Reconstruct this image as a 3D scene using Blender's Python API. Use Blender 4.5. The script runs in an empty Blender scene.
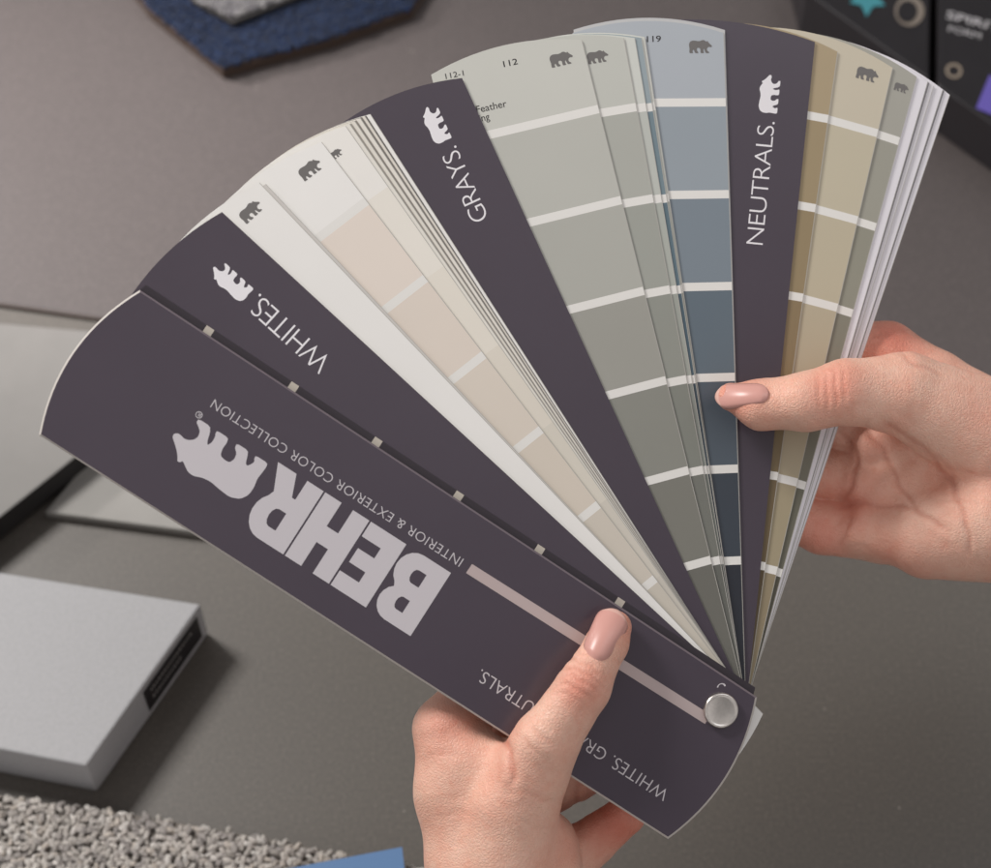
import bpy, math, random
import numpy as np
from mathutils import Matrix, Vector
random.seed(4); rng=np.random.default_rng(7)
scene=bpy.context.scene
# ------------------------------------------------------------------ camera
S=0.00036; D=0.8; FP=D/S; CX,CY=495.5,434.0
TILT=math.radians(30)
d=np.array([0,math.sin(TILT),-math.cos(TILT)])
C=np.array([0,0,0.2])-D*d
RT=np.array([[1,0,0],[0,math.cos(TILT),math.sin(TILT)],[0,-math.sin(TILT),math.cos(TILT)]])
cd=bpy.data.cameras.new("camera"); cam=bpy.data.objects.new("camera",cd)
scene.collection.objects.link(cam); cam.location=C; cam.rotation_euler=(TILT,0,0)
cd.sensor_width=36; cd.lens=36*FP/991; cd.clip_start=0.01; cd.clip_end=50
cd.dof.use_dof=True; cd.dof.focus_distance=0.785; cd.dof.aperture_fstop=9.5
scene.camera=cam
scene.view_settings.view_transform='Standard'; scene.view_settings.look='None'
def c2w(p): return C+np.asarray(p)@RT
TH=math.radians(11)
ex=np.array([math.cos(TH),0,-math.sin(TH)]); ey=np.array([0,1.0,0]); nn=np.array([math.sin(TH),0,math.cos(TH)])
P0=np.array([(721-CX)/FP,(CY-711)/FP,-1])*D
def PXc(x,y,h):
    x=np.asarray(x,float); y=np.asarray(y,float); h=np.asarray(h,float)
    r=np.stack([(x-CX)/FP,(CY-y)/FP,-np.ones_like(x)],-1)
    t=(nn@P0+h)/(r@nn)
    return r*t[...,None]
def PX(x,y,h): return c2w(PXc(x,y,h))
def FL(X,Y,h):
    X=np.asarray(X,float)[...,None]*S; Y=np.asarray(Y,float)[...,None]*S
    return c2w(P0+nn*h+ex*X+ey*Y)
def T(x,y,z=0.0):
    r=np.array([(x-CX)/FP,(CY-y)/FP,-1])@RT
    t=(z-C[2])/r[2]
    return C+r*t
# ------------------------------------------------------------------ materials
def lin(c): 
    return tuple(((v/255)/12.92 if v/255<=0.04045 else ((v/255+0.055)/1.055)**2.4) for v in c)
mats={}
def mat(name,rgb,rough=0.5,spec=0.4,metal=0.0,noise=0.0,nscale=200,bump=0.0,bscale=800,gain=1.0):
    key=(name,rgb)
    if key in mats: return mats[key]
    m=bpy.data.materials.new(name); m.use_nodes=True; nt=m.node_tree; b=nt.nodes['Principled BSDF']
    col=tuple(v*gain for v in lin(rgb))+(1,)
    b.inputs['Base Color'].default_value=col; b.inputs['Roughness'].default_value=rough
    b.inputs['Specular IOR Level'].default_value=spec; b.inputs['Metallic'].default_value=metal
    tc=nt.nodes.new('ShaderNodeTexCoord')
    if noise>0:
        n=nt.nodes.new('ShaderNodeTexNoise'); n.inputs['Scale'].default_value=nscale; n.inputs['Detail'].default_value=4
        nt.links.new(tc.outputs['Object'],n.inputs['Vector'])
        r=nt.nodes.new('ShaderNodeMapRange'); r.inputs['From Min'].default_value=0.3; r.inputs['From Max'].default_value=0.7
        r.inputs['To Min'].default_value=1-noise; r.inputs['To Max'].default_value=1+noise
        nt.links.new(n.outputs['Fac'],r.inputs['Value'])
        mx=nt.nodes.new('ShaderNodeVectorMath'); mx.operation='SCALE'; mx.inputs[0].default_value=col[:3]
        nt.links.new(r.outputs[0],mx.inputs['Scale']); nt.links.new(mx.outputs[0],b.inputs['Base Color'])
    if bump>0:
        n2=nt.nodes.new('ShaderNodeTexNoise'); n2.inputs['Scale'].default_value=bscale; n2.inputs['Detail'].default_value=3
        nt.links.new(tc.outputs['Object'],n2.inputs['Vector'])
        bp=nt.nodes.new('ShaderNodeBump'); bp.inputs['Strength'].default_value=bump; bp.inputs['Distance'].default_value=0.0004
        nt.links.new(n2.outputs['Fac'],bp.inputs['Height']); nt.links.new(bp.outputs[0],b.inputs['Normal'])
    mats[key]=m; return m
def paper(rgb): return mat("printed_card",rgb,rough=0.34,spec=0.45,noise=0.012,nscale=30)
# ------------------------------------------------------------------ object helpers
wloc={}
def mk(name,verts,faces,materials,midx=None,parent=None,smooth=False,origin=None):
    v=np.asarray(verts,float); o=v.mean(0) if origin is None else np.asarray(origin,float)
    me=bpy.data.meshes.new(name); me.from_pydata((v-o).tolist(),[],[list(map(int,f)) for f in faces]); 
    for m in materials: me.materials.append(m)
    if midx is not None: me.polygons.foreach_set('material_index',np.asarray(midx,dtype=np.int32))
    if smooth: me.polygons.foreach_set('use_smooth',[True]*len(me.polygons))
    me.update()
    ob=bpy.data.objects.new(name,me); scene.collection.objects.link(ob); ob.location=o; wloc[ob.name]=o
    if parent: 
        ob.parent=parent; ob.matrix_parent_inverse=Matrix.Translation(Vector(-wloc[parent.name]))
    return ob
def empty(name,loc,label,cat):
    e=bpy.data.objects.new(name,None); scene.collection.objects.link(e); e.location=loc; wloc[e.name]=np.asarray(loc,float)
    e.empty_display_size=0.02; e["label"]=label; e["category"]=cat; return e
def prism(name,top,thick,materials,parent=None,bev=0.0,sidemat=0):
    top=[np.asarray(p,float) for p in top]; n=len(top)
    bot=[p-np.array([0,0,thick]) for p in top]
    faces=[list(range(n)),list(range(2*n-1,n-1,-1))]; mi=[0,sidemat]
    for i in range(n):
        j=(i+1)%n; faces.append([i,n+i,n+j,j]); mi.append(sidemat)
    ob=mk(name,top+bot,faces,materials,mi,parent)
    if bev>0:
        b=ob.modifiers.new('bevel','BEVEL'); b.width=bev; b.segments=2; b.limit_method='ANGLE'
    return ob
def curve2mesh(cu):
    ob=bpy.data.objects.new('tmp',cu); scene.collection.objects.link(ob)
    dg=bpy.context.evaluated_depsgraph_get(); dg.update()
    me=ob.evaluated_get(dg).to_mesh()
    v=np.array([tuple(x.co) for x in me.vertices]).reshape(-1,3); f=[list(p.vertices) for p in me.polygons]
    ob.evaluated_get(dg).to_mesh_clear(); bpy.data.objects.remove(ob); return v,f
def text2d(s,bold=0.0,space=1.0):
    cu=bpy.data.curves.new('t','FONT'); cu.body=s; cu.offset=bold; cu.space_character=space; cu.resolution_u=6
    return curve2mesh(cu)
def shape2d(loops):
    cu=bpy.data.curves.new('s','CURVE'); cu.dimensions='2D'; cu.fill_mode='BOTH'
    for lp in loops:
        sp=cu.splines.new('POLY'); sp.points.add(len(lp)-1); sp.use_cyclic_u=True
        for i,p in enumerate(lp): sp.points[i].co=(p[0],p[1],0,1)
    return curve2mesh(cu)
def put(name,vf,start,end,cap,h,m,parent,y01=None,slant=0):
    v,f=vf; x0,x1=v[:,0].min(),v[:,0].max(); ym=v[:,1].max() if y01 is None else y01
    s=np.array(start,float); e=np.array(end,float); e1=(e-s); L=np.linalg.norm(e1); e1/=L
    up=np.array([e1[1],-e1[0]])
    a=(v[:,0]-x0)/(x1-x0)*L; b=v[:,1]/ym*cap
    p=s+a[:,None]*e1+b[:,None]*up
    return mk(name,PX(p[:,0],p[:,1],np.full(len(p),h)),f,[m],None,parent)
bearloop=[(.015,.30),(.022,.40),(.07,.48),(.17,.525),(.30,.515),(.42,.495),(.52,.51),(.60,.545),(.67,.54),(.73,.50),(.775,.47),(.79,.50),(.82,.505),(.84,.465),(.885,.41),(.94,.36),(.995,.315),(1.0,.275),(.97,.25),(.93,.25),(.885,.262),(.84,.25),(.795,.215),
(.775,.165),(.79,.105),(.83,.07),(.87,.045),(.87,0),(.73,0),(.695,.06),(.675,.14),(.65,.19),(.625,.13),(.63,.065),(.645,.035),(.645,0),(.51,0),(.495,.05),(.50,.13),(.48,.205),(.42,.22),(.365,.215),
(.34,.155),(.355,.09),(.40,.05),(.405,0),(.27,0),(.242,.06),(.222,.125),(.195,.145),(.165,.10),(.155,.06),(.175,.035),(.175,0),(.035,0),(.022,.04),(.028,.13),(.035,.2)]
def rounded(lp,it=1):
    for _ in range(it):
        out=[]
        for i in range(len(lp)):
            a,b=lp[i],lp[(i+1)%len(lp)]
            out+=[(a[0]*.8+b[0]*.2,a[1]*.8+b[1]*.2),(a[0]*.2+b[0]*.8,a[1]*.2+b[1]*.8)]
        lp=out
    return lp
BEAR=shape2d([rounded(bearloop)]); BY=.545
# ------------------------------------------------------------------ the fan deck
deck=empty("fan_deck",PX(721,711,0.0),"open paint color fan deck with purple covers held by two hands","fan deck")
PURPLE=(73,65,75)
mp=mat("purple_card",PURPLE,rough=0.25,spec=0.55,noise=0.03,nscale=25,bump=0.04,bscale=2500)
mwhite=paper((230,228,223)); medge=mat("card_edge",(190,184,178),rough=0.6); mrim=mat("card_rim",(178,175,168),rough=0.5); mtab=paper((190,182,170))
mgray=mat("emblem_ink",(112,109,107),rough=0.5); mink=mat("black_ink",(50,48,48),rough=0.5)
mlet=mat("lettering_ink",(200,195,199),rough=0.4)
BANDS=[616,523,430,338,245,152]
def strip(name,corner,h,colors,ur=25,W=155,sag=12,vadd=0,bear=False,bands=True,label=None,thick=0.00022,bearu=(-12,12),steps=True,near=-24,rim=True,bandmat=None):
    c=PXc(*corner,h)-(P0+nn*h); X=c@ex/S; Y=c@ey/S
    v=math.sqrt(X*X+Y*Y-ur*ur); th=math.atan2(Y,X)+math.atan2(ur,v)
    a=np.array([math.cos(th),math.sin(th)]); r=np.array([a[1],-a[0]])
    v+=vadd; k=v/686.0
    N=15; us=np.append(np.linspace(ur-W,ur-0.6,N),ur); uc=(us[0]+us[-1])/2; hw=W/2
    bulge=1-((us-uc)/hw)**2
    rows=[near-14*bulge]; cm=[]
    if bands:
        for i,b in enumerate(reversed(BANDS)):
            rows.append(np.full(N+1,(b-4.2)*k)); cm.append(6-i)
            rows.append(np.full(N+1,(b+4.2)*k)); cm.append(-1)
        cm.append(0)
    elif steps and len(set(map(str,colors)))>1:
        for i,b in enumerate(reversed(BANDS)):
            rows.append(np.full(N+1,b*k)); cm.append(6-i)
        cm.append(0)
    else: cm=[0]
    rows.append(v+sag*bulge)
    pts=[]
    for row in rows:
        XX=us*r[0]+row*a[0]; YY=us*r[1]+row*a[1]
        pts.append(FL(XX,YY,h))
    R=len(rows); top=np.concatenate(pts); bot=top-(nn@RT)*thick
    V=np.concatenate([top,bot]); F=[];M=[]; off=R*(N+1)
    ism=[isinstance(cc,bpy.types.Material) for cc in colors]
    uniq=[cc if q else paper(cc) for cc,q in zip(colors,ism)]
    ms=uniq+[bandmat or mwhite,mrim]; nb_=len(ms)
    for i in range(R-1):
        for j in range(N):
            q=[i*(N+1)+j,i*(N+1)+j+1,(i+1)*(N+1)+j+1,(i+1)*(N+1)+j]
            if j==N-1 and rim and not ism[0] and name!="backing_strip": mi=nb_-1
            elif cm[i]==-1: mi=nb_-2
            else: mi=min(cm[i],len(uniq)-1)
            F.append(q); M.append(mi)
            F.append([x+off for x in reversed(q)]); M.append(nb_-2)
    per=[j for j in range(N+1)]+[i*(N+1)+N for i in range(1,R)]+[(R-1)*(N+1)+j for j in range(N-1,-1,-1)]+[i*(N+1) for i in range(R-2,0,-1)]
    for i in range(len(per)):
        p,q=per[i],per[(i+1)%len(per)]; F.append([p,p+off,q+off,q]); M.append(nb_-2)
    ob=mk(name,V,F,ms,M,deck)
    if label: ob["label"]=label
    if bear:
        bv,bf=BEAR; u=bearu[0]+bv[:,0]*(bearu[1]-bearu[0]); vv=v-20+bv[:,1]*(bearu[1]-bearu[0])
        mk("bear_emblem",FL(u*r[0]+vv*a[0],u*r[1]+vv*a[1],h+0.00005),bf,[mgray],None,ob)
    return ob
wh=(235,233,229)
Wt=[wh]*7
beige=[(237,235,231),(228,217,206),(223,212,200),(219,209,196),(214,204,190),(208,200,187),(204,197,184)]
cream=[(236,233,227),(232,227,217),(228,222,210),(222,215,202),(215,209,196),(208,202,190),(202,196,185)]
s112=[(201,201,193),(187,187,179),(176,176,168),(159,158,150),(140,140,132),(126,125,117),(110,109,102)]
s9=[(194,195,187),(174,175,167),(160,162,154),(146,148,140),(131,133,125),(117,118,111),(102,103,97)]
s10=[(206,208,201),(188,191,184),(172,176,168),(158,162,154),(138,142,136),(118,122,116),(98,102,98)]
s11=[(150,163,168),(116,134,142),(94,114,124),(78,97,108),(64,79,89),(52,64,72),(44,52,60)]
s119=[(174,180,186),(150,159,166),(124,135,144),(98,111,121),(82,92,102),(60,67,76),(44,47,55)]
s14=[(170,153,123),(158,141,110),(148,131,100),(138,120,90),(122,106,78),(106,91,66),(92,78,56)]
s15=[(200,191,171),(194,185,162),(190,180,156),(184,173,149),(174,162,137),(161,149,123),(145,132,107)]
s16=[(166,164,154),(157,155,143),(146,144,130),(134,131,117),(118,115,101),(102,100,87),(88,85,73)]
back=(228,225,230)
hc=0.0148
dark=[(54,48,54)]*7
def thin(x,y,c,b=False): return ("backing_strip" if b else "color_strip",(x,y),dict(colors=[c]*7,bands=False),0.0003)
layers=[
 ("color_strip",(146,285),dict(colors=dark,ur=36,W=150,bands=True,near=-6,rim=False,bandmat=mtab),0.0012),
 ("divider_card",(222,212),dict(colors=[mp],bands=False,near=-8,tag='W',label="purple divider card reading WHITES"),0.0004),
 ("color_strip",(262,185),dict(colors=Wt,bear=True,vadd=3,bands=False),0.0014),
 ("color_strip",(266,184),dict(colors=[(206,202,197)]*7,bands=False),0.0004),
 ("color_strip",(322,142),dict(colors=beige,bear=True),0.0013),
 ("color_strip",(346,126),dict(colors=cream,bear=True,bearu=(-6,8),bands=False),0.0006),
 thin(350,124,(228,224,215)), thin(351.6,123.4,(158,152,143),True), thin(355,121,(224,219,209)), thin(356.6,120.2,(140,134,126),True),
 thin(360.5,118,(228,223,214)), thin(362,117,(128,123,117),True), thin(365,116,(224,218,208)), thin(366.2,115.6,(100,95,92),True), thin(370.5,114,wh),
 ("divider_card",(462,78),dict(colors=[mp],bands=False,near=-10,tag='G',label="purple divider card reading GRAYS"),0.0004),
 ("color_strip",(582,40),dict(colors=s112,bear=True,label="warm gray graded color strip",tag='112'),0.0007),
 ("color_strip",(624,38),dict(colors=s9,bear=True,bearu=(-16,6)),0.0005),
 ("color_strip",(635,38),dict(colors=s10),0.0004),
 ("color_strip",(642,38),dict(colors=s11,label="teal graded color strip"),0.0003),
 ("color_strip",(645,37),dict(colors=s10),0.0003),
 ("color_strip",(724,33),dict(colors=s119,bear=True,label="blue gray graded color strip",tag='119'),0.0005),
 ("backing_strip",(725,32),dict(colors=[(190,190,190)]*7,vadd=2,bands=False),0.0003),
 ("divider_card",(815,42),dict(colors=[mp],bands=False,sag=8,near=-12,tag='N',label="purple divider card reading NEUTRALS"),0.0004),
 ("color_strip",(838,52),dict(colors=s14,label="golden brown graded color strip"),0.0006),
 ("color_strip",(893,68),dict(colors=s15,bear=True,label="beige graded color strip"),0.0005),
 ("color_strip",(917,77),dict(colors=s16,bear=True,bearu=(4,20)),0.0005),
 ("color_strip",(928,82),dict(colors=[back]*7,bands=False),0.0005),
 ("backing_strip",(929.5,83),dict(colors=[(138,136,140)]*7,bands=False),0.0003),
 ("color_strip",(934,86),dict(colors=[(218,215,219)]*7,bands=False),0.0004),
 ("color_strip",(943,90),dict(colors=[back]*7,bands=False),0.0006),
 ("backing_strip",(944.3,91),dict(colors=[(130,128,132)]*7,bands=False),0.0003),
 ("color_strip",(950,95),dict(colors=[back]*7,bands=False),0.0004),
]
HT={}
cur=hc-0.0012
for nm,co,kw,gap in layers:
    cur-=gap*1.08
    tag=kw.pop('tag',None); lab=kw.pop('label',None)
    ob=strip(nm,co,cur,label=lab,**kw)
    if tag: HT[tag]=(ob,cur)
mw=mat("white_ink",(232,229,232),rough=0.45)
o,hh=HT['W']; put("lettering",text2d("WHITES.",-.014,.92),(333,359),(260,293),21,hh+5e-5,mw,o); put("bear_emblem",BEAR,(254,289),(221,259),21,hh+5e-5,mw,o,BY)
o,hh=HT['G']; put("lettering",text2d("GRAYS.",-.014,.92),(489,217),(456,145),18,hh+5e-5,mw,o); put("bear_emblem",BEAR,(452,138),(436,103),19,hh+5e-5,mw,o,BY)
o,hh=HT['N']; put("lettering",text2d("NEUTRALS.",-.014,.92),(763,245),(775,122),17,hh+5e-5,mw,o); put("bear_emblem",BEAR,(777,114),(781,76),20,hh+5e-5,mw,o,BY)
o,hh=HT['112']; put("lettering",text2d("112",0.005),(504,67),(518,64),6,hh+5e-5,mink,o)
put("lettering",text2d("112-1"),(446,79),(464,75.5),5.5,hh+5e-5,mink,o)
put("lettering",text2d("Feather"),(477,113),(507,106.5),7,hh+5e-5,mink,o)
put("lettering",text2d("Wing"),(470,124),(490,119.5),7,hh+5e-5,mink,o)
o,hh=HT['119']; put("lettering",text2d("119",0.005),(647,42),(661,41.5),6,hh+5e-5,mink,o)
# cover
NR=np.array([757,697.]);NL=np.array([668,839.]);FLc=np.array([39,435.]);FR=np.array([140,290.])
N=20; ts=np.linspace(0,1,N+1)
far=[FR+(FLc-FR)*t+np.array([-.84,-.545])*20*4*t*(1-t) for t in ts]
near=[NL+(NR-NL)*t+np.array([.84,.545])*17*4*t*(1-t) for t in ts]
outline=far+near; n=len(outline); cen=np.mean(outline,0)
def inset(pl,dd):
    out=[]
    m=len(pl)
    for i in range(m):
        p0,p1,p2=pl[i-1],pl[i],pl[(i+1)%m]
        e=(p1-p0)/np.linalg.norm(p1-p0); g=(p2-p1)/np.linalg.norm(p2-p1)
        n1=np.array([e[1],-e[0]]); n2=np.array([g[1],-g[0]]); b=n1+n2; b/=np.linalg.norm(b)
        q=p1+b*dd/max(0.5,b@n1)
        if np.linalg.norm(q-cen)>np.linalg.norm(p1-cen): q=p1-b*dd/max(0.5,b@n1)
        out.append(q)
    return out
inn=inset(outline,1.8)
A=np.array(inn);B=np.array(outline)
V=np.concatenate([PX(A[:,0],A[:,1],np.full(n,hc)),PX(B[:,0],B[:,1],np.full(n,hc-0.0006)),PX(B[:,0],B[:,1],np.full(n,hc-0.0012))])
F=[list(range(n)),list(range(3*n-1,2*n-1,-1))];M=[0,0]
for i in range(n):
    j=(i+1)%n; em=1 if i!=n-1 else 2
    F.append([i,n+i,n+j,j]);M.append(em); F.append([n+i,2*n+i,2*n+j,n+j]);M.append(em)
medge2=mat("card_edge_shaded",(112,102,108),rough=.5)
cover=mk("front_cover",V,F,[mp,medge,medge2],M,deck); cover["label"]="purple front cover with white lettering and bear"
ch=hc+6e-5
def arc(cx,cy,rx,ry,a0,a1,k=8): return [(cx+rx*math.cos(math.radians(a0+(a1-a0)*i/k)),cy+ry*math.sin(math.radians(a0+(a1-a0)*i/k))) for i in range(k+1)]
def sh(lp,dx): return [(x+dx,y) for x,y in lp]
Bo=[(0,0)]+arc(.50,.275,.29,.275,-90,55)+arc(.48,.755,.27,.245,-55,90)+[(0,1)]
Bh1=[(.30,.20),(.30,.40)]+arc(.44,.30,.07,.10,90,-90,6); Bh2=[(.30,.61),(.30,.80)]+arc(.42,.705,.065,.095,90,-90,6)
Eo=[(0,0),(.65,0),(.65,.23),(.30,.23),(.30,.39),(.60,.39),(.60,.61),(.30,.61),(.30,.77),(.65,.77),(.65,1),(0,1)]
Ho=[(0,0),(.30,0),(.30,.37),(.51,.37),(.51,0),(.81,0),(.81,1),(.51,1),(.51,.62),(.30,.62),(.30,1),(0,1)]
Ro=[(0,0),(.30,0),(.30,.30),(.36,.30),(.50,0),(.84,0),(.65,.36)]+arc(.48,.68,.31,.32,-48,90)+[(0,1)]
Rh=[(.30,.52),(.30,.79)]+arc(.43,.655,.09,.135,90,-90,6)
x2=.82;x3=x2+.68;x4=x3+.84
BEHR=shape2d([Bo,Bh1,Bh2,sh(Eo,x2),sh(Ho,x3),sh(Ro,x4),sh(Rh,x4)])
put("lettering",BEHR,(451,573),(278,462),75,ch,mlet,cover)
put("lettering",text2d("INTERIOR & EXTERIOR COLOR COLLECTION",-.01,1.05),(464,559),(215,399),9.5,ch,mlet,cover)
put("lettering",text2d("WHITES. GRAYS. NEUTRALS.",-.01,1.03),(670,791),(482,669),12.5,ch,mlet,cover)
put("bear_emblem",BEAR,(269,464),(188,412),51,ch,mlet,cover,BY)
mstripe=mat("stripe_ink",(186,170,168),rough=0.45)
st=[(466,573),(472,564),(711,715),(705,724)]
mk("stripe",[PX(x,y,ch) for x,y in st],[[0,1,2,3]],[mstripe],None,cover)
ring=shape2d([arc(.5,.5,.5,.5,0,345,24),arc(.5,.5,.4,.4,0,345,24)]); put("registered_mark",ring,(204,414),(198,410),7,ch,mlet,cover,1.0)
put("registered_mark",text2d("R"),(202.0,413.9),(199,412),4,ch,mlet,cover)
put("curved_mark",shape2d([arc(.5,.5,.5,.5,-20,160,12)+arc(.5,.5,.32,.38,160,-20,12)]),(719,692),(727,688),7,ch,mlet,cover,1.0)
# screw
mm=mat("brushed_metal",(215,210,204),rough=0.3,metal=1.0,noise=0.06,nscale=900)
V=[];F=[];K=48
cc=PXc(720,710,hc)
prof=[(17.5,0),(17.5,4),(16.6,5.6),(15,6.0),(14.2,5.2),(13.4,5.0),(0.01,5.4)]
for r_,z_ in prof:
    for i in range(K):
        a=2*math.pi*i/K; V.append(c2w(cc+ex*S*r_*math.cos(a)+ey*S*r_*math.sin(a)+nn*S*z_))
for q in range(len(prof)-1):
    for i in range(K):
        j=(i+1)%K; F.append([q*K+i,q*K+j,(q+1)*K+j,(q+1)*K+i])
F.append([(len(prof)-1)*K+i for i in range(K)])
mk("pivot_screw",V,F,[mm],None,deck,smooth=True)
# ------------------------------------------------------------------ hands
def sdf(P,prims):
    dd=None
    for (a,b,k) in prims:
        pa=np.array(a[:3],np.float32); ba=np.array(b[:3],np.float32)-pa; ra,rb=a[3],b[3]
        X=P-pa; t=np.clip((X@ba)/(ba@ba+1e-6),0,1); q=X-t[...,None]*ba
        x=np.sqrt((q*q).sum(-1))-(ra+(rb-ra)*t)
        if dd is None: dd=x
        else:
            hh=np.maximum(k-np.abs(dd-x),0)/k; dd=np.minimum(dd,x)-hh*hh*k*0.25
    return dd
def chain(pts,k): return [(pts[i],pts[i+1],k) for i in range(len(pts)-1)]
def nets(lo,hi,st,prims):
    ax=[np.arange(lo[i],hi[i]+st,st,dtype=np.float32) for i in range(3)]
    Fv=np.empty([len(a) for a in ax],np.float32)
    Y,Z=np.meshgrid(ax[1],ax[2],indexing='ij')
    for i,x in enumerate(ax[0]):
        Fv[i]=sdf(np.stack([np.full_like(Y,x),Y,Z],-1),prims)
    for sl in (0,-1): Fv[sl]=1;Fv[:,sl]=1;Fv[:,:,sl]=1
    ins=Fv<0
    cnt=np.zeros([s-1 for s in Fv.shape],np.int8)
    for a in (0,1):
        for b in (0,1):
            for c in (0,1):
                cnt+=ins[a:a+cnt.shape[0],b:b+cnt.shape[1],c:c+cnt.shape[2]]
    act=np.argwhere((cnt>0)&(cnt<8)); idx=np.full(cnt.shape,-1,np.int64); idx[tuple(act.T)]=np.arange(len(act))
    acc=np.zeros((len(act),3)); w=np.zeros(len(act))
    cs=[(a,b,c) for a in (0,1) for b in (0,1) for c in (0,1)]
    for p in cs:
        for axi in range(3):
            if p[axi]==1: continue
            q=list(p); q[axi]=1
            f0=Fv[tuple((act+np.array(p)).T)]; f1=Fv[tuple((act+np.array(q)).T)]
            m=(f0<0)!=(f1<0); t=np.where(m,f0/np.where(m,f0-f1,1),0)
            pos=np.array(p)[None]+t[:,None]*(np.array(q)-np.array(p))[None]
            acc[m]+=pos[m]; w+=m
    V=(act+acc/w[:,None])*st+np.array([a[0] for a in ax])
    F=[]
    for axi in range(3):
        sl0=[slice(1,-1)]*3; sl1=[slice(1,-1)]*3; sl0[axi]=slice(0,-1); sl1[axi]=slice(1,None)
        a=ins[tuple(sl0)]; b=ins[tuple(sl1)]
        e=np.argwhere(a!=b); off=np.array([1,1,1]); off[axi]=0; g_=e+off
        o1,o2=[(1,2),(2,0),(0,1)][axi]
        d1=np.zeros(3,int); d1[o1]=1; d2=np.zeros(3,int); d2[o2]=1
        q=np.stack([idx[tuple((g_-d1-d2).T)],idx[tuple((g_-d2).T)],idx[tuple(g_.T)],idx[tuple((g_-d1).T)]],1)
        fl=~a[tuple(e.T)]
        q[fl]=q[fl][:,::-1]; F.append(q)
    F=np.concatenate(F)
    for _ in range(2):
        s=np.zeros_like(V); c=np.zeros(len(V))
        for i in range(4):
            a,b=F[:,i],F[:,(i+1)%4]
            np.add.at(s,a,V[b]); np.add.at(c,a,1); np.add.at(s,b,V[a]); np.add.at(c,b,1)
        V=V*0.5+0.5*s/c[:,None]
    return V,F
def seg(P,a,b):
    a=np.array(a,float);b=np.array(b,float);ba=b-a; t=np.clip((P-a)@ba/(ba@ba),0,1)
    return np.linalg.norm(P-a-t[:,None]*ba,axis=1)
def skinmat():
    m=bpy.data.materials.new("skin"); m.use_nodes=True; nt=m.node_tree; b=nt.nodes['Principled BSDF']
    lk=nt.links.new
    at=nt.nodes.new('ShaderNodeAttribute'); at.attribute_name='tone'
    tc=nt.nodes.new('ShaderNodeTexCoord')
    def mult(scale,f0,f1,amt,col,prev,det=6,ro=.65):
        n1=nt.nodes.new('ShaderNodeTexNoise'); n1.inputs['Scale'].default_value=scale; n1.inputs['Detail'].default_value=det; n1.inputs['Roughness'].default_value=ro
        lk(tc.outputs['Object'],n1.inputs['Vector'])
        mr=nt.nodes.new('ShaderNodeMapRange'); mr.inputs['From Min'].default_value=f0; mr.inputs['From Max'].default_value=f1; mr.inputs['To Max'].default_value=amt
        lk(n1.outputs['Fac'],mr.inputs['Value'])
        mx=nt.nodes.new('ShaderNodeMix'); mx.data_type='RGBA'; mx.blend_type='MULTIPLY'
        lk(mr.outputs[0],mx.inputs['Factor']); lk(prev,mx.inputs[6]); mx.inputs[7].default_value=col
        return mx.outputs[2]
    c=mult(48,.42,.62,.5,(0.96,0.76,0.72,1),at.outputs['Color'],3,.5)
    c=mult(320,.45,.66,.45,(0.93,0.75,0.70,1),c,5,.7)
    lk(c,b.inputs['Base Color'])
    b.inputs['Roughness'].default_value=0.46; b.inputs['Specular IOR Level'].default_value=0.4
    b.inputs['Subsurface Weight'].default_value=0.12; b.inputs['Subsurface Radius'].default_value=(1,0.35,0.2); b.inputs['Subsurface Scale'].default_value=0.0016
    nd=nt.nodes.new('ShaderNodeTexNoise'); nd.inputs['Scale'].default_value=300; lk(tc.outputs['Object'],nd.inputs['Vector'])
    va=nt.nodes.new('ShaderNodeVectorMath'); va.operation='MULTIPLY_ADD'; va.inputs[1].default_value=(.002,.002,.002); lk(nd.outputs['Color'],va.inputs[0]); lk(tc.outputs['Object'],va.inputs[2])
    vo=nt.nodes.new('ShaderNodeTexVoronoi'); vo.feature='DISTANCE_TO_EDGE'; vo.inputs['Scale'].default_value=850; lk(va.outputs[0],vo.inputs['Vector'])
    cl=nt.nodes.new('ShaderNodeMapRange'); cl.inputs['From Max'].default_value=.25; lk(vo.outputs['Distance'],cl.inputs['Value'])
    n2=nt.nodes.new('ShaderNodeTexNoise'); n2.inputs['Scale'].default_value=220; n2.inputs['Detail'].default_value=7; n2.inputs['Roughness'].default_value=.6
    lk(tc.outputs['Object'],n2.inputs['Vector'])
    m2=nt.nodes.new('ShaderNodeMath'); m2.operation='MULTIPLY_ADD'; m2.inputs[1].default_value=2.2; lk(n2.outputs['Fac'],m2.inputs[0]); lk(cl.outputs[0],m2.inputs[2])
    bp=nt.nodes.new('ShaderNodeBump'); bp.inputs['Strength'].default_value=0.42; bp.inputs['Distance'].default_value=0.00035
    lk(m2.outputs[0],bp.inputs['Height']); lk(bp.outputs[0],b.inputs['Normal'])
    return m
skin=skinmat(); nailm=mat("fingernail_keratin",(204,152,142),rough=0.32,spec=0.4); nailtip=mat("fingernail_edge",(212,170,158),rough=.35)
BASE=np.array(lin((234,190,169))); RED=np.array(lin((217,134,114))); CRE=np.array(lin((184,106,86)))
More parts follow.
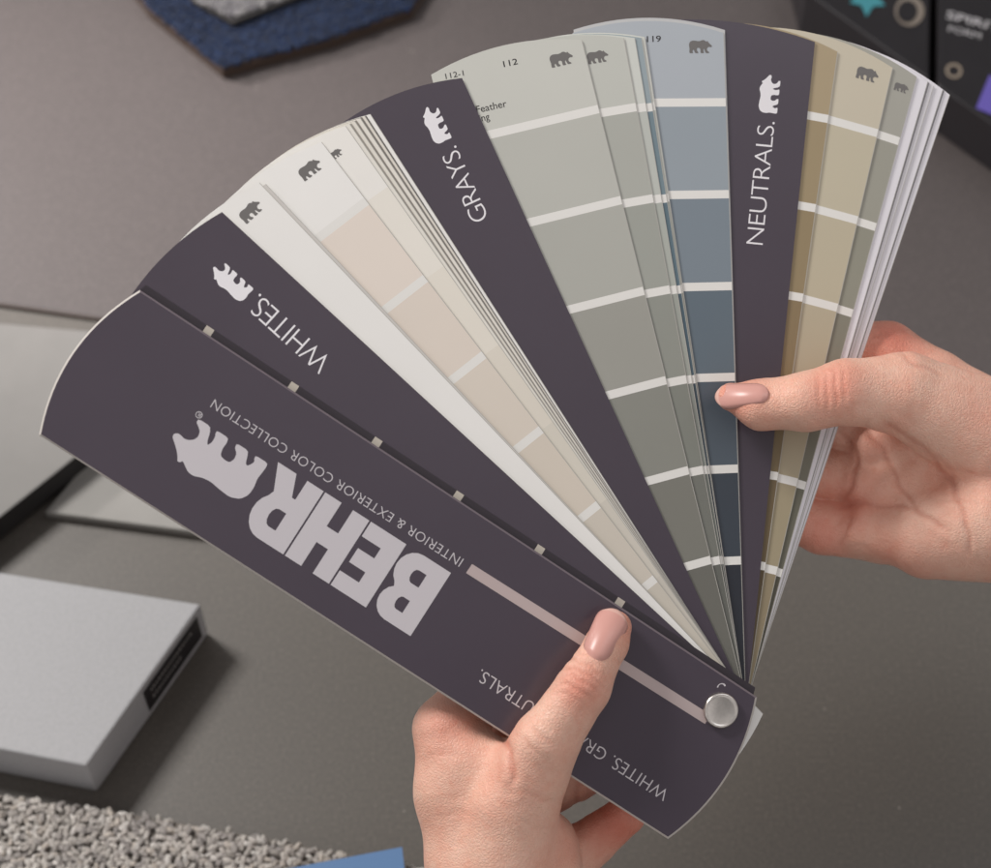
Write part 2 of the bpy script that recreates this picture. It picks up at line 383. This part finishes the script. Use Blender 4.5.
def hand(label,lo,hi,st,prims,creases,reds,nail):
    V,F=nets(lo,hi,st,prims)
    e1=V[F[:,2]]-V[F[:,0]]; e2=V[F[:,3]]-V[F[:,1]]; fn=np.cross(e1,e2); nv=np.zeros_like(V)
    for i in range(4): np.add.at(nv,F[:,i],fn)
    nv/=np.linalg.norm(nv,axis=1)[:,None]+1e-9
    out=np.sign(((sdf((V+nv*1.5).astype(np.float32),prims)>0)*2-1).mean()); nv*=out
    if out<0: F=F[:,::-1]
    F=F[:,::-1]
    cr=np.zeros(len(V)); disp=np.zeros(len(V))
    front=nv[:,2]>-0.1
    wob=np.stack([np.sin(V[:,1]*.21+V[:,0]*.07),np.sin(V[:,0]*.19+1.3)],1)*1.1
    XY=V[:,:2]+wob
    for pl,w,dep in creases:
        dep=dep*.72
        dm=np.full(len(V),1e9)
        for i in range(len(pl)-1): dm=np.minimum(dm,seg(XY,pl[i],pl[i+1]))
        ends=np.minimum(np.linalg.norm(V[:,:2]-np.array(pl[0]),axis=1),np.linalg.norm(V[:,:2]-np.array(pl[-1]),axis=1))
        tp=np.clip(ends/12,0.1,1)
        gg=(np.exp(-(dm/w)**2)-0.35*np.exp(-((dm-2.6*w)/(1.6*w))**2))*front*tp; disp+=gg*dep; cr=np.maximum(cr,np.clip(gg,0,1)*min(1,dep/1.4))
    V=V-nv*disp[:,None]
    und=np.sin(V[:,0]*.045+V[:,2]*.05)*np.sin(V[:,1]*.05+1)*.7+np.sin(V[:,0]*.11+2)*np.sin(V[:,1]*.10)*.25
    V=V+nv*und[:,None]
    rd=np.zeros(len(V))
    for (p,r_,s_) in reds:
        rd=np.maximum(rd,s_*np.exp(-(np.linalg.norm(V-np.array(p),axis=1)/r_)**2))
    col=BASE[None]*(1-rd[:,None])+RED[None]*rd[:,None]
    col=col*(1-0.4*cr[:,None])+CRE[None]*0.4*cr[:,None]
    W=PX(V[:,0],V[:,1],V[:,2]*S)
    ob=mk("hand",W,F,[skin],None,None,True)
    at=ob.data.color_attributes.new('tone','FLOAT_COLOR','POINT')
    at.data.foreach_set('color',np.concatenate([col,np.ones((len(col),1))],1).astype(np.float32).ravel())
    ob["label"]=label; ob["category"]="hand"
    (cx,cy),(ax_,ay_),Ln,Wn,zt=nail
    e=np.array([ax_,ay_],float); e/=np.linalg.norm(e); g_=np.array([-e[1],e[0]])
    I,J=np.meshgrid(np.linspace(-1,1,21),np.linspace(-1,1,31),indexing='ij')
    U=I*np.sqrt(1-0.5*np.abs(J)**6); 
    Vv=J*np.sqrt(1-0.40*I*I*np.where(J>0,0.9,0.7))
    wid=Wn*(0.90+0.10*np.clip(J+0.4,-1,1))
    x=cx+e[0]*Vv*Ln+g_[0]*U*wid; y=cy+e[1]*Vv*Ln+g_[1]*U*wid
    z=np.full(x.shape,float(zt)); 
    for _ in range(90):
        dd=sdf(np.stack([x,y,z],-1).astype(np.float32),prims); z-=np.clip(dd,-2,8)*0.8
    ok=(np.abs(dd)<0.6)&(z>zt-110)&(np.abs(U)<0.95)
    u_,v_=U[ok],Vv[ok]; zz=z[ok]
    A_=np.stack([np.ones_like(u_),v_,v_*v_,u_,u_*u_],1); co,*_=np.linalg.lstsq(A_,zz,rcond=None)
    fit=np.stack([np.ones(U.size),Vv.ravel(),Vv.ravel()**2,U.ravel(),U.ravel()**2],1)@co
    res=(zz-A_@co); fit=fit.reshape(U.shape)+np.percentile(res,85)+0.4
    edge=np.maximum(np.abs(I),np.where(J<0,np.abs(J),0)); fit-=2.2*np.clip((edge-0.75)/0.25,0,1)
    Wd=PX(x.ravel(),y.ravel(),fit.ravel()*S); nj=x.shape[1]; ni=x.shape[0]
    NF=[];NM=[]
    for i in range(ni-1):
        for j in range(nj-1):
            NF.append([i*nj+j,(i+1)*nj+j,(i+1)*nj+j+1,i*nj+j+1]); NM.append(1 if j>=nj-3 else 0)
    nb=mk("fingernail",Wd,NF,[nailm,nailtip],NM,ob,True)
    so=nb.modifiers.new('thickness','SOLIDIFY'); so.thickness=0.0003; so.offset=0
    return ob
q_=9
P1=[]
P1+=chain([(615,627,47+q_,17),(607,643,50+q_,21),(583,688,58+q_,26.5),(546,742,46+q_,33),(514,808,22,45),(502,905,-6,56)],7)
P1+=chain([(450,731,-20,37),(462,790,-18,46),(484,870,-24,56),(505,980,-30,62),(515,1150,-30,62)],14)
P1+=chain([(472,762,2,32),(522,775,14,32)],20)
P1+=chain([(450,731,-22,36),(505,655,-42,25),(590,612,-42,22),(650,600,-36,18)],5)
P1+=chain([(475,770,-68,34),(545,722,-72,24),(625,695,-56,21),(670,690,-40,17)],4)
P1+=chain([(492,815,-80,34),(575,778,-80,23),(640,752,-54,20)],4)
P1+=chain([(540,880,-60,40),(592,842,-62,24),(626,815,-46,20),(645,790,-32,16)],4)
P1+=chain([(535,850,-15,44),(540,960,-25,55)],12)
P1+=chain([(446,728,-2,24),(448,742,-4,24)],16)
cre1=[([(560,664),(574,658),(590,666),(606,682)],1.8,1.1),([(557,672),(574,666),(592,676),(605,691)],1.8,1.3),([(555,680),(572,674),(589,684),(601,698)],1.8,1.2),([(552,688),(568,684),(584,693),(596,704)],1.8,1.0),([(550,697),(562,693),(578,700)],1.8,.6),([(578,652),(590,654),(602,662)],1.6,.5),
 ([(494,729),(506,742),(514,766),(512,790)],3.4,2.8),([(586,760),(576,788),(580,832)],3.4,1.8),([(528,722),(540,735),(560,748)],2.6,.9),([(520,735),(530,748),(548,760)],2.2,.6),([(424,760),(446,752),(470,758)],3,.5),([(420,716),(440,708),(460,712)],2.4,.7),([(418,724),(438,716),(456,720)],2.2,.5),([(520,790),(540,800),(562,800)],2.4,.5),([(515,815),(535,828),(560,828)],2.4,.4),([(430,820),(460,812),(480,820)],2.6,.4)]
red1=[((583,685,92),28,0.65),((613,620,66),24,0.6),((446,722,22),36,0.55),((620,820,-40),45,0.95),((520,760,50),30,0.35),((560,840,10),40,.3)]
hand("hand pinching the deck cover, thumb on top",(395,590,-125),(690,1110,106),1.9,P1,cre1,red1,((605,635),(0.47,-0.88),28,17,122))
P2=[]
P2+=chain([(731,397,28,14),(760,404,34,25),(806,402,41,29),(848,392,42,32.5),(905,394,20,41),(985,432,-8,56)],7)
P2+=chain([(990,430,-40,50),(935,388,-45,37),(888,353,-48,31),(820,347,-45,26),(740,372,-40,21)],6)
P2+=chain([(1010,455,-50,46),(885,434,-66,35),(820,415,-62,26),(730,430,-45,22)],5)
P2+=chain([(1010,490,-50,46),(878,480,-66,32),(815,472,-62,26),(730,470,-45,22)],5)
P2+=chain([(1010,525,-40,46),(885,530,-56,33),(822,528,-56,26),(750,505,-42,19)],5)
P2+=chain([(874,446,-40,23),(890,444,-40,26)],9)
P2+=chain([(866,484,-44,23),(884,486,-42,26)],9)
P2+=chain([(868,530,-38,26),(886,532,-36,30)],9)
P2+=chain([(930,470,-48,40),(900,500,-50,38)],16)
P2+=chain([(1010,450,-28,60),(1190,455,-28,60)],20)
P2+=chain([(1010,520,-28,58),(1190,525,-28,58)],20)
P2+=chain([(995,524,-18,58),(930,532,-28,48)],14)
cre2=[([(838,428),(852,442),(858,464),(850,486),(842,500)],3.0,1.8),([(864,426),(884,450),(900,486),(922,515),(950,530)],3.0,1.8),([(880,420),(922,446),(950,480),(966,520),(972,560)],3.2,1.7),([(836,508),(856,503),(890,507),(920,505)],2.8,1.5),
 ([(834,552),(846,534),(850,512)],2.4,1.0),([(840,548),(860,545),(880,556)],2.2,.4),([(816,372),(820,390),(818,412)],1.8,0.9),([(824,370),(828,390),(826,414)],1.8,1.2),([(832,366),(837,388),(835,412)],1.8,1.1),([(841,364),(845,384),(843,406)],1.8,.9),([(898,350),(916,364),(948,378)],2.8,1.3),([(868,340),(880,332),(896,336)],2.2,.6),([(864,346),(878,342),(892,344)],2,.4),
 ([(930,450),(956,470),(991,478)],2.2,.6),([(925,500),(950,500),(980,505)],2.2,.5),([(905,460),(925,462),(945,450)],2.0,.4),([(778,381),(781,393),(780,400)],1.6,0.5)]
red2=[((835,380,72),30,0.55),((735,395,40),28,0.65),((890,330,-20),42,0.85),((845,505,-30),45,0.65),((820,535,-40),40,0.8),((900,565,-10),45,0.45),((866,445,-10),28,0.45),((866,484,-15),24,.45),((980,400,40),40,.2)]
hand("hand steadying the fanned strips, thumb across them",(715,310,-125),(1150,600,85),1.9,P2,cre2,red2,((742,395.5),(-1,0.08),27,12.5,110))
# ------------------------------------------------------------------ table and things on it
def tablemat(name,c0,c1,c2):
    m=bpy.data.materials.new(name); m.use_nodes=True; nt=m.node_tree; b=nt.nodes['Principled BSDF']
    tc=nt.nodes.new('ShaderNodeTexCoord')
    n=nt.nodes.new('ShaderNodeTexNoise'); n.inputs['Scale'].default_value=600; n.inputs['Detail'].default_value=3
    n2=nt.nodes.new('ShaderNodeTexNoise'); n2.inputs['Scale'].default_value=5; n2.inputs['Detail'].default_value=4
    nt.links.new(tc.outputs['Object'],n.inputs['Vector']); nt.links.new(tc.outputs['Object'],n2.inputs['Vector'])
    r=nt.nodes.new('ShaderNodeValToRGB'); r.color_ramp.elements[0].position=0.35; r.color_ramp.elements[0].color=lin(c0)+(1,)
    r.color_ramp.elements[1].position=0.75; r.color_ramp.elements[1].color=lin(c2)+(1,)
    e=r.color_ramp.elements.new(0.6); e.color=lin(c1)+(1,)
    nt.links.new(n.outputs['Fac'],r.inputs['Fac'])
    mr=nt.nodes.new('ShaderNodeMapRange'); mr.inputs['To Min'].default_value=.36; mr.inputs['To Max'].default_value=.5
    nt.links.new(n2.outputs['Fac'],mr.inputs['Value']); nt.links.new(mr.outputs[0],b.inputs['Roughness'])
    vo=nt.nodes.new('ShaderNodeTexVoronoi'); vo.inputs['Scale'].default_value=45; nt.links.new(tc.outputs['Object'],vo.inputs['Vector'])
    lt=nt.nodes.new('ShaderNodeMath'); lt.operation='LESS_THAN'; lt.inputs[1].default_value=0.026; nt.links.new(vo.outputs['Distance'],lt.inputs[0])
    mx=nt.nodes.new('ShaderNodeMix'); mx.data_type='RGBA'; nt.links.new(lt.outputs[0],mx.inputs['Factor']); nt.links.new(r.outputs[0],mx.inputs[6]); mx.inputs[7].default_value=(0.25,0.23,0.2,1)
    nt.links.new(mx.outputs[2],b.inputs['Base Color'])
    bp=nt.nodes.new('ShaderNodeBump'); bp.inputs['Strength'].default_value=0.1; bp.inputs['Distance'].default_value=0.0003
    nt.links.new(n.outputs['Fac'],bp.inputs['Height']); nt.links.new(bp.outputs[0],b.inputs['Normal'])
    return m
tb=mk("table_top",[(-1.6,-1.2,0),(1.6,-1.2,0),(1.6,1.8,0),(-1.6,1.8,0)],[[0,1,2,3]],[tablemat("table_laminate",(87,83,78),(95,90,84),(105,100,94))])
tb["kind"]="structure"; tb["label"]="gray laminate table top"; tb["category"]="table"
def thing(o,l,c): o["label"]=l; o["category"]=c; return o
mst=mat("gray_tile",(126,124,121),rough=0.6,noise=0.04,nscale=60,bump=0.08)
mst2=mat("pale_tile",(146,144,140),rough=0.6,noise=0.03,nscale=80,bump=0.08)
mdk=mat("dark_side",(40,38,38),rough=0.7)
mpk=mat("pinkish_edge",(176,160,152),rough=0.5)
msheet=tablemat("sheet_laminate",(82,76,75),(90,83,82),(100,93,91))
thing(prism("laminate_sheet",[T(-900,172,.003),T(0,304,.003),T(140,324,.003),T(991,446,.003),T(1900,576,.003),T(1900,-900,.003),T(-900,-900,.003)],.0027,[msheet,mpk],bev=.0012,sidemat=1),"large gray laminate sheet with pale pinkish edge on table","laminate sheet")
thing(prism("stone_tile",[T(-260,288,.020),T(-220,692,.020),T(77,456,.020),T(172,380,.020),T(150,336,.020),T(0,323,.020)],.0165,[mst,mdk],bev=.0008,sidemat=1),"gray stone tile with dark side lying on table","tile sample")
thing(prism("stone_tile",[T(45,512,.006),T(190,531,.006),T(330,540,.006),T(330,470,.006),T(105,440,.006)],.0055,[mst2],bev=.0006),"pale gray thin tile lying on table","tile sample")
zb=.03
box=empty("sample_box",T(-20,680,0),"light gray flat sample box with black side label","box")
mbx=mat("gray_box_board",(166,166,168),rough=0.55,noise=0.05,nscale=600,bump=0.1,bscale=1300)
top=[T(201,604,zb),T(-170,545,zb),T(-250,700,zb),T(86,766,zb)]
prism("box_body",top,zb-.0005,[mbx],box,bev=.0010)
a=top[3];b_=top[0]; dirv=(b_-a); Lb=np.linalg.norm(dirv); dirv=dirv/Lb; nrm=np.cross(dirv,[0,0,1]); nrm/=np.linalg.norm(nrm)
if nrm[0]<0: nrm=-nrm
def side(t,z,o=0.0002): return a+dirv*Lb*t+np.array([0,0,z-zb])+nrm*o
mblk=mat("black_label",(36,33,35),rough=0.5)
lab=mk("side_label",[side(.47,.0255),side(.47,.005),side(.95,.005),side(.95,.0255)],[[0,1,2,3]],[mblk],None,box)
for row,(t0,t1) in enumerate([(.52,.88),(.52,.76)]):
    t=t0
    VV=[];FF=[]
    while t<t1:
        w=random.choice([.010,.013,.016]); z1=.0215-row*.007; k=len(VV)
        VV+=[side(t,z1,.0005),side(t,z1-.0024,.0005),side(t+w,z1-.0024,.0005),side(t+w,z1,.0005)]; FF.append([k,k+1,k+2,k+3]); t+=w+.011
    mk("label_print",VV,FF,[mat("label_white",(140,138,136))],None,lab)
def ico(sub=1):
    t=(1+5**.5)/2
    v=[(-1,t,0),(1,t,0),(-1,-t,0),(1,-t,0),(0,-1,t),(0,1,t),(0,-1,-t),(0,1,-t),(t,0,-1),(t,0,1),(-t,0,-1),(-t,0,1)]
    f=[(0,11,5),(0,5,1),(0,1,7),(0,7,10),(0,10,11),(1,5,9),(5,11,4),(11,10,2),(10,7,6),(7,1,8),(3,9,4),(3,4,2),(3,2,6),(3,6,8),(3,8,9),(4,9,5),(2,4,11),(6,2,10),(8,6,7),(9,8,1)]
    v=[np.array(x)/np.linalg.norm(x) for x in v]
    for _ in range(sub):
        c={};nf=[]
        def mid(i,j):
            k=(min(i,j),max(i,j))
            if k not in c: q=v[i]+v[j]; v.append(q/np.linalg.norm(q)); c[k]=len(v)-1
            return c[k]
        for a,b,d_ in f:
            x,y,z=mid(a,b),mid(b,d_),mid(d_,a); nf+=[(a,x,z),(b,y,x),(d_,z,y),(x,y,z)]
        f=nf
    return np.array(v),np.array(f)
def loopshape(nu=12,nv=8):
    V=[];F=[]
    for i in range(nu+1):
        a=math.pi*(i/nu); c=np.array([math.cos(a)*.8,0.2*math.sin(2*a),math.sin(a)*.9-.5])
        tn=np.array([-.8*math.sin(a),.4*math.cos(2*a),.9*math.cos(a)]); tn/=np.linalg.norm(tn)
        b=np.cross(tn,[0,1,0]); b/=np.linalg.norm(b); n_=np.cross(b,tn)
        for j in range(nv):
            w=2*math.pi*j/nv; rr=.72*(1+.2*math.cos(2*w+a*5))
            V.append(c+rr*(math.cos(w)*b+math.sin(w)*n_))
    for i in range(nu):
        for j in range(nv):
            F.append((i*nv+j,i*nv+(j+1)%nv,(i+1)*nv+(j+1)%nv,(i+1)*nv+j))
    return np.array(V),np.array(F)
def inpoly(x,y,poly):
    c=False;j=len(poly)-1
    for i in range(len(poly)):
        xi,yi=poly[i];xj,yj=poly[j]
        if (yi>y)!=(yj>y) and x<(xj-xi)*(y-yi)/(yj-yi)+xi: c=not c
        j=i
    return c
def pile(name,poly,z,sp,r0,cols,parent,shape,zr=0.5,jit=.05):
    pw=[T(x,y,z)[:2] for x,y in poly]
    xs=[p[0] for p in pw]; ys=[p[1] for p in pw]
    iv,iF=shape; VV=[];FF=[];CC=[];n=0
    y=min(ys); row=0
    while y<max(ys):
        x=min(xs)+(row%2)*sp/2
        while x<max(xs):
            px,py=x+random.uniform(-.4,.4)*sp,y+random.uniform(-.4,.4)*sp
            if inpoly(px,py,pw):
                r=r0*random.uniform(.8,1.2); sc=np.array([r*random.uniform(.9,1.25),r*random.uniform(.9,1.2),r*random.uniform(.8,1.2)])
                al=random.uniform(0,math.pi); be=random.uniform(-zr,zr)
                Rz=np.array([[math.cos(al),-math.sin(al),0],[math.sin(al),math.cos(al),0],[0,0,1]]); Rx=np.array([[1,0,0],[0,math.cos(be),-math.sin(be)],[0,math.sin(be),math.cos(be)]])
                q=((iv+rng.normal(0,jit,iv.shape))*sc)@(Rz@Rx).T+np.array([px,py,z+random.uniform(-.3,.3)*r])
                VV.append(q); FF.append(iF+n); n+=len(iv)
                c=np.array(lin(random.choice(cols)))*random.uniform(.85,1.15); CC.append(np.tile(np.append(c,1),(len(iv),1)))
            x+=sp
        y+=sp*.87; row+=1
    m=bpy.data.materials.new("yarn"); m.use_nodes=True; nt=m.node_tree; b=nt.nodes['Principled BSDF']
    at=nt.nodes.new('ShaderNodeAttribute'); at.attribute_name='yarn'; b.inputs['Roughness'].default_value=1; b.inputs['Specular IOR Level'].default_value=.05
    b.inputs['Sheen Weight'].default_value=.2
    tc=nt.nodes.new('ShaderNodeTexCoord'); w=nt.nodes.new('ShaderNodeTexNoise'); w.inputs['Scale'].default_value=2200; w.inputs['Detail'].default_value=4; nt.links.new(tc.outputs['Object'],w.inputs['Vector'])
    mr=nt.nodes.new('ShaderNodeMapRange'); mr.inputs['From Min'].default_value=.3; mr.inputs['From Max'].default_value=.7; mr.inputs['To Min'].default_value=.65; mr.inputs['To Max'].default_value=1.25
    nt.links.new(w.outputs['Fac'],mr.inputs['Value']); sc_=nt.nodes.new('ShaderNodeVectorMath'); sc_.operation='SCALE'
    nt.links.new(at.outputs['Color'],sc_.inputs[0]); nt.links.new(mr.outputs[0],sc_.inputs['Scale']); nt.links.new(sc_.outputs[0],b.inputs['Base Color'])
    bp=nt.nodes.new('ShaderNodeBump'); bp.inputs['Strength'].default_value=1; bp.inputs['Distance'].default_value=.0008; nt.links.new(w.outputs['Fac'],bp.inputs['Height']); nt.links.new(bp.outputs[0],b.inputs['Normal'])
    ob=mk(name,np.concatenate(VV),np.concatenate(FF),[m],None,parent,True)
    a=ob.data.color_attributes.new('yarn','FLOAT_COLOR','POINT'); a.data.foreach_set('color',np.concatenate(CC).astype(np.float32).ravel())
    return ob
cp=[(-80,786),(130,814),(290,843),(430,872),(520,960),(-80,960)]
ca=empty("carpet_sample",T(150,860,0),"gray and beige looped wool carpet sample on table","carpet sample")
prism("backing",[T(x,y,.006) for x,y in reversed(cp)],.005,[mat("backing",(120,114,108),rough=.9)],ca)
pile("looped_pile",cp,.0072,.0027,.0014,[(208,202,195),(200,193,186),(214,208,201),(192,186,179),(184,178,173),(206,197,187),(172,166,162),(222,217,211)],ca,loopshape(),jit=.09)
bp_=[(75,-90),(150,8),(222,68),(330,38),(410,8),(470,-90)]
cb=empty("carpet_sample",T(260,0,0),"deep blue cut pile carpet sample with tan edge","carpet sample")
prism("backing",[T(x,y,.010) for x,y in reversed([(72,-90),(148,10),(222,70),(330,40),(412,10),(474,-90)])],.0065,[mat("tan_backing",(72,58,50),rough=.9)],cb)
pile("cut_pile",bp_,.0108,.0016,.0013,[(18,33,60),(21,39,70),(15,28,52),(26,45,78)],cb,ico(1))
gp=[(150,-120),(197,0),(232,17),(300,-6),(330,-120)]
cg=empty("fabric_sample",T(240,-30,0.012),"gray woven fabric sample with black edge","fabric sample")
prism("backing",[T(x,y,.0155) for x,y in reversed([(146,-120),(191,0),(232,23),(306,-6),(336,-120)])],.003,[mdk],cg)
pile("woven_face",gp,.016,.0019,.0013,[(130,128,130),(110,108,112),(150,148,148)],cg,ico(1))
mb=mat("blue_card_print",(92,128,172),rough=.5)
thing(prism("blue_card",[T(270,872,.016),T(402,847,.016),T(408,900,.016),T(300,960,.016)],.0006,[mb,mwhite],sidemat=1),"blue color card lying over the carpet sample","color card")
mbk=mat("black_case_plastic",(30,28,31),rough=.35,noise=.1,nscale=60); mbe=mat("case_edge",(50,47,50),rough=.4)
c1=thing(prism("swatch_case",[T(790,-75,.035),T(806,-8,.035),T(929,80,.035),T(931,-75,.035)],.0315,[mbk,mbe],bev=.001,sidemat=1),"black case with teal sticker and round metal disc","case")
c2=thing(prism("swatch_case",[T(939,-75,.035),T(938,86,.035),T(1080,186,.035),T(1080,-75,.035)],.0315,[mbk,mbe],bev=.001,sidemat=1),"black case with white lettering and purple sticker","case")
def tput(name,vf,start,end,cap,z,m,parent,ym=None):
    v,f=vf; x0,x1=v[:,0].min(),v[:,0].max(); ym=ym or v[:,1].max()
    s=np.array(start,float); e=np.array(end,float); e1=e-s; Ln=np.linalg.norm(e1); e1/=Ln; up=np.array([e1[1],-e1[0]])
    p=[s+e1*(q[0]-x0)/(x1-x0)*Ln+up*q[1]/ym*cap for q in v]
    return mk(name,[T(q[0],q[1],z) for q in p],f,[m],None,parent)
z1=.0354
circ=lambda r,dx=0:arc(.5+dx,.5,r,r,0,352,40)
star=[(.5+(.52 if i%2==0 else .27)*math.cos(math.radians(200+i*36)),.5+(.52 if i%2==0 else .27)*math.sin(math.radians(200+i*36))) for i in range(10)]
mdisc=mat("disc_metal",(190,178,165),rough=.3,metal=1.0)
tput("metal_disc",shape2d([circ(.5)]),(893,24),(922,28),30,z1,mdisc,c1,1)
tput("disc_center",shape2d([circ(.5)]),(896,20),(916,23),21,z1+.0004,mbk,c1,1)
tput("teal_sticker",shape2d([star]),(848,14),(884,18),36,z1,mat("teal_print",(60,130,140)),c1,1)
mwd=mat("faded_white_print",(176,174,176))
tput("lettering",text2d("SPIRIT",.01),(946,18),(1000,32),8,z1,mwd,c2)
tput("lettering",text2d("FORM"),(948,31),(980,39),6,z1,mwd,c2)
tput("round_sticker",shape2d([circ(.5),circ(.34)]),(944,76),(960,80),15,z1,mat("tan_print",(140,128,114)),c2,1)
tput("purple_sticker",shape2d([[(0,0),(1,0),(1,1),(0,1)]]),(976,108),(1010,122),36,z1,mat("violet_print",(96,84,165)),c2,1)
# ------------------------------------------------------------------ light
w=bpy.data.worlds.new("World"); scene.world=w; w.use_nodes=True; nt=w.node_tree
bg=nt.nodes['Background']; bg.inputs[1].default_value=.92
tc=nt.nodes.new('ShaderNodeTexCoord'); nz=nt.nodes.new('ShaderNodeTexNoise'); nz.inputs['Scale'].default_value=2.6; nz.inputs['Detail'].default_value=1
nt.links.new(tc.outputs['Generated'],nz.inputs['Vector'])
cr_=nt.nodes.new('ShaderNodeValToRGB'); cr_.color_ramp.elements[0].position=.42; cr_.color_ramp.elements[0].color=(.10,.097,.098,1); cr_.color_ramp.elements[1].position=.64; cr_.color_ramp.elements[1].color=(1.05,1.0,.99,1)
nt.links.new(nz.outputs['Fac'],cr_.inputs['Fac']); nt.links.new(cr_.outputs[0],bg.inputs[0])
def area(name,loc,tgt,size,p,col):
    l=bpy.data.lights.new(name,'AREA'); l.shape='SQUARE'; l.size=size; l.energy=p; l.color=col
    o=bpy.data.objects.new(name,l); scene.collection.objects.link(o); o.location=loc
    o.rotation_euler=(Vector(tgt)-Vector(loc)).to_track_quat('-Z','Y').to_euler()
area("key_light",(-0.85,0.55,1.3),(0,0.02,0.15),0.34,20.5,(1,.968,.938))
area("fill_light",(0.9,0.2,1.3),(0,0,0.15),0.8,2.8,(.95,.965,1))
sp=bpy.data.lights.new("window_spot",'SPOT'); sp.energy=80; sp.spot_size=math.radians(21); sp.spot_blend=1; sp.shadow_soft_size=.06; sp.color=(1,.94,.92)
so=bpy.data.objects.new("window_spot",sp); scene.collection.objects.link(so); so.location=(-1.0,.62,.6)
so.rotation_euler=(Vector(T(95,170))-Vector(so.location)).to_track_quat('-Z','Y').to_euler()
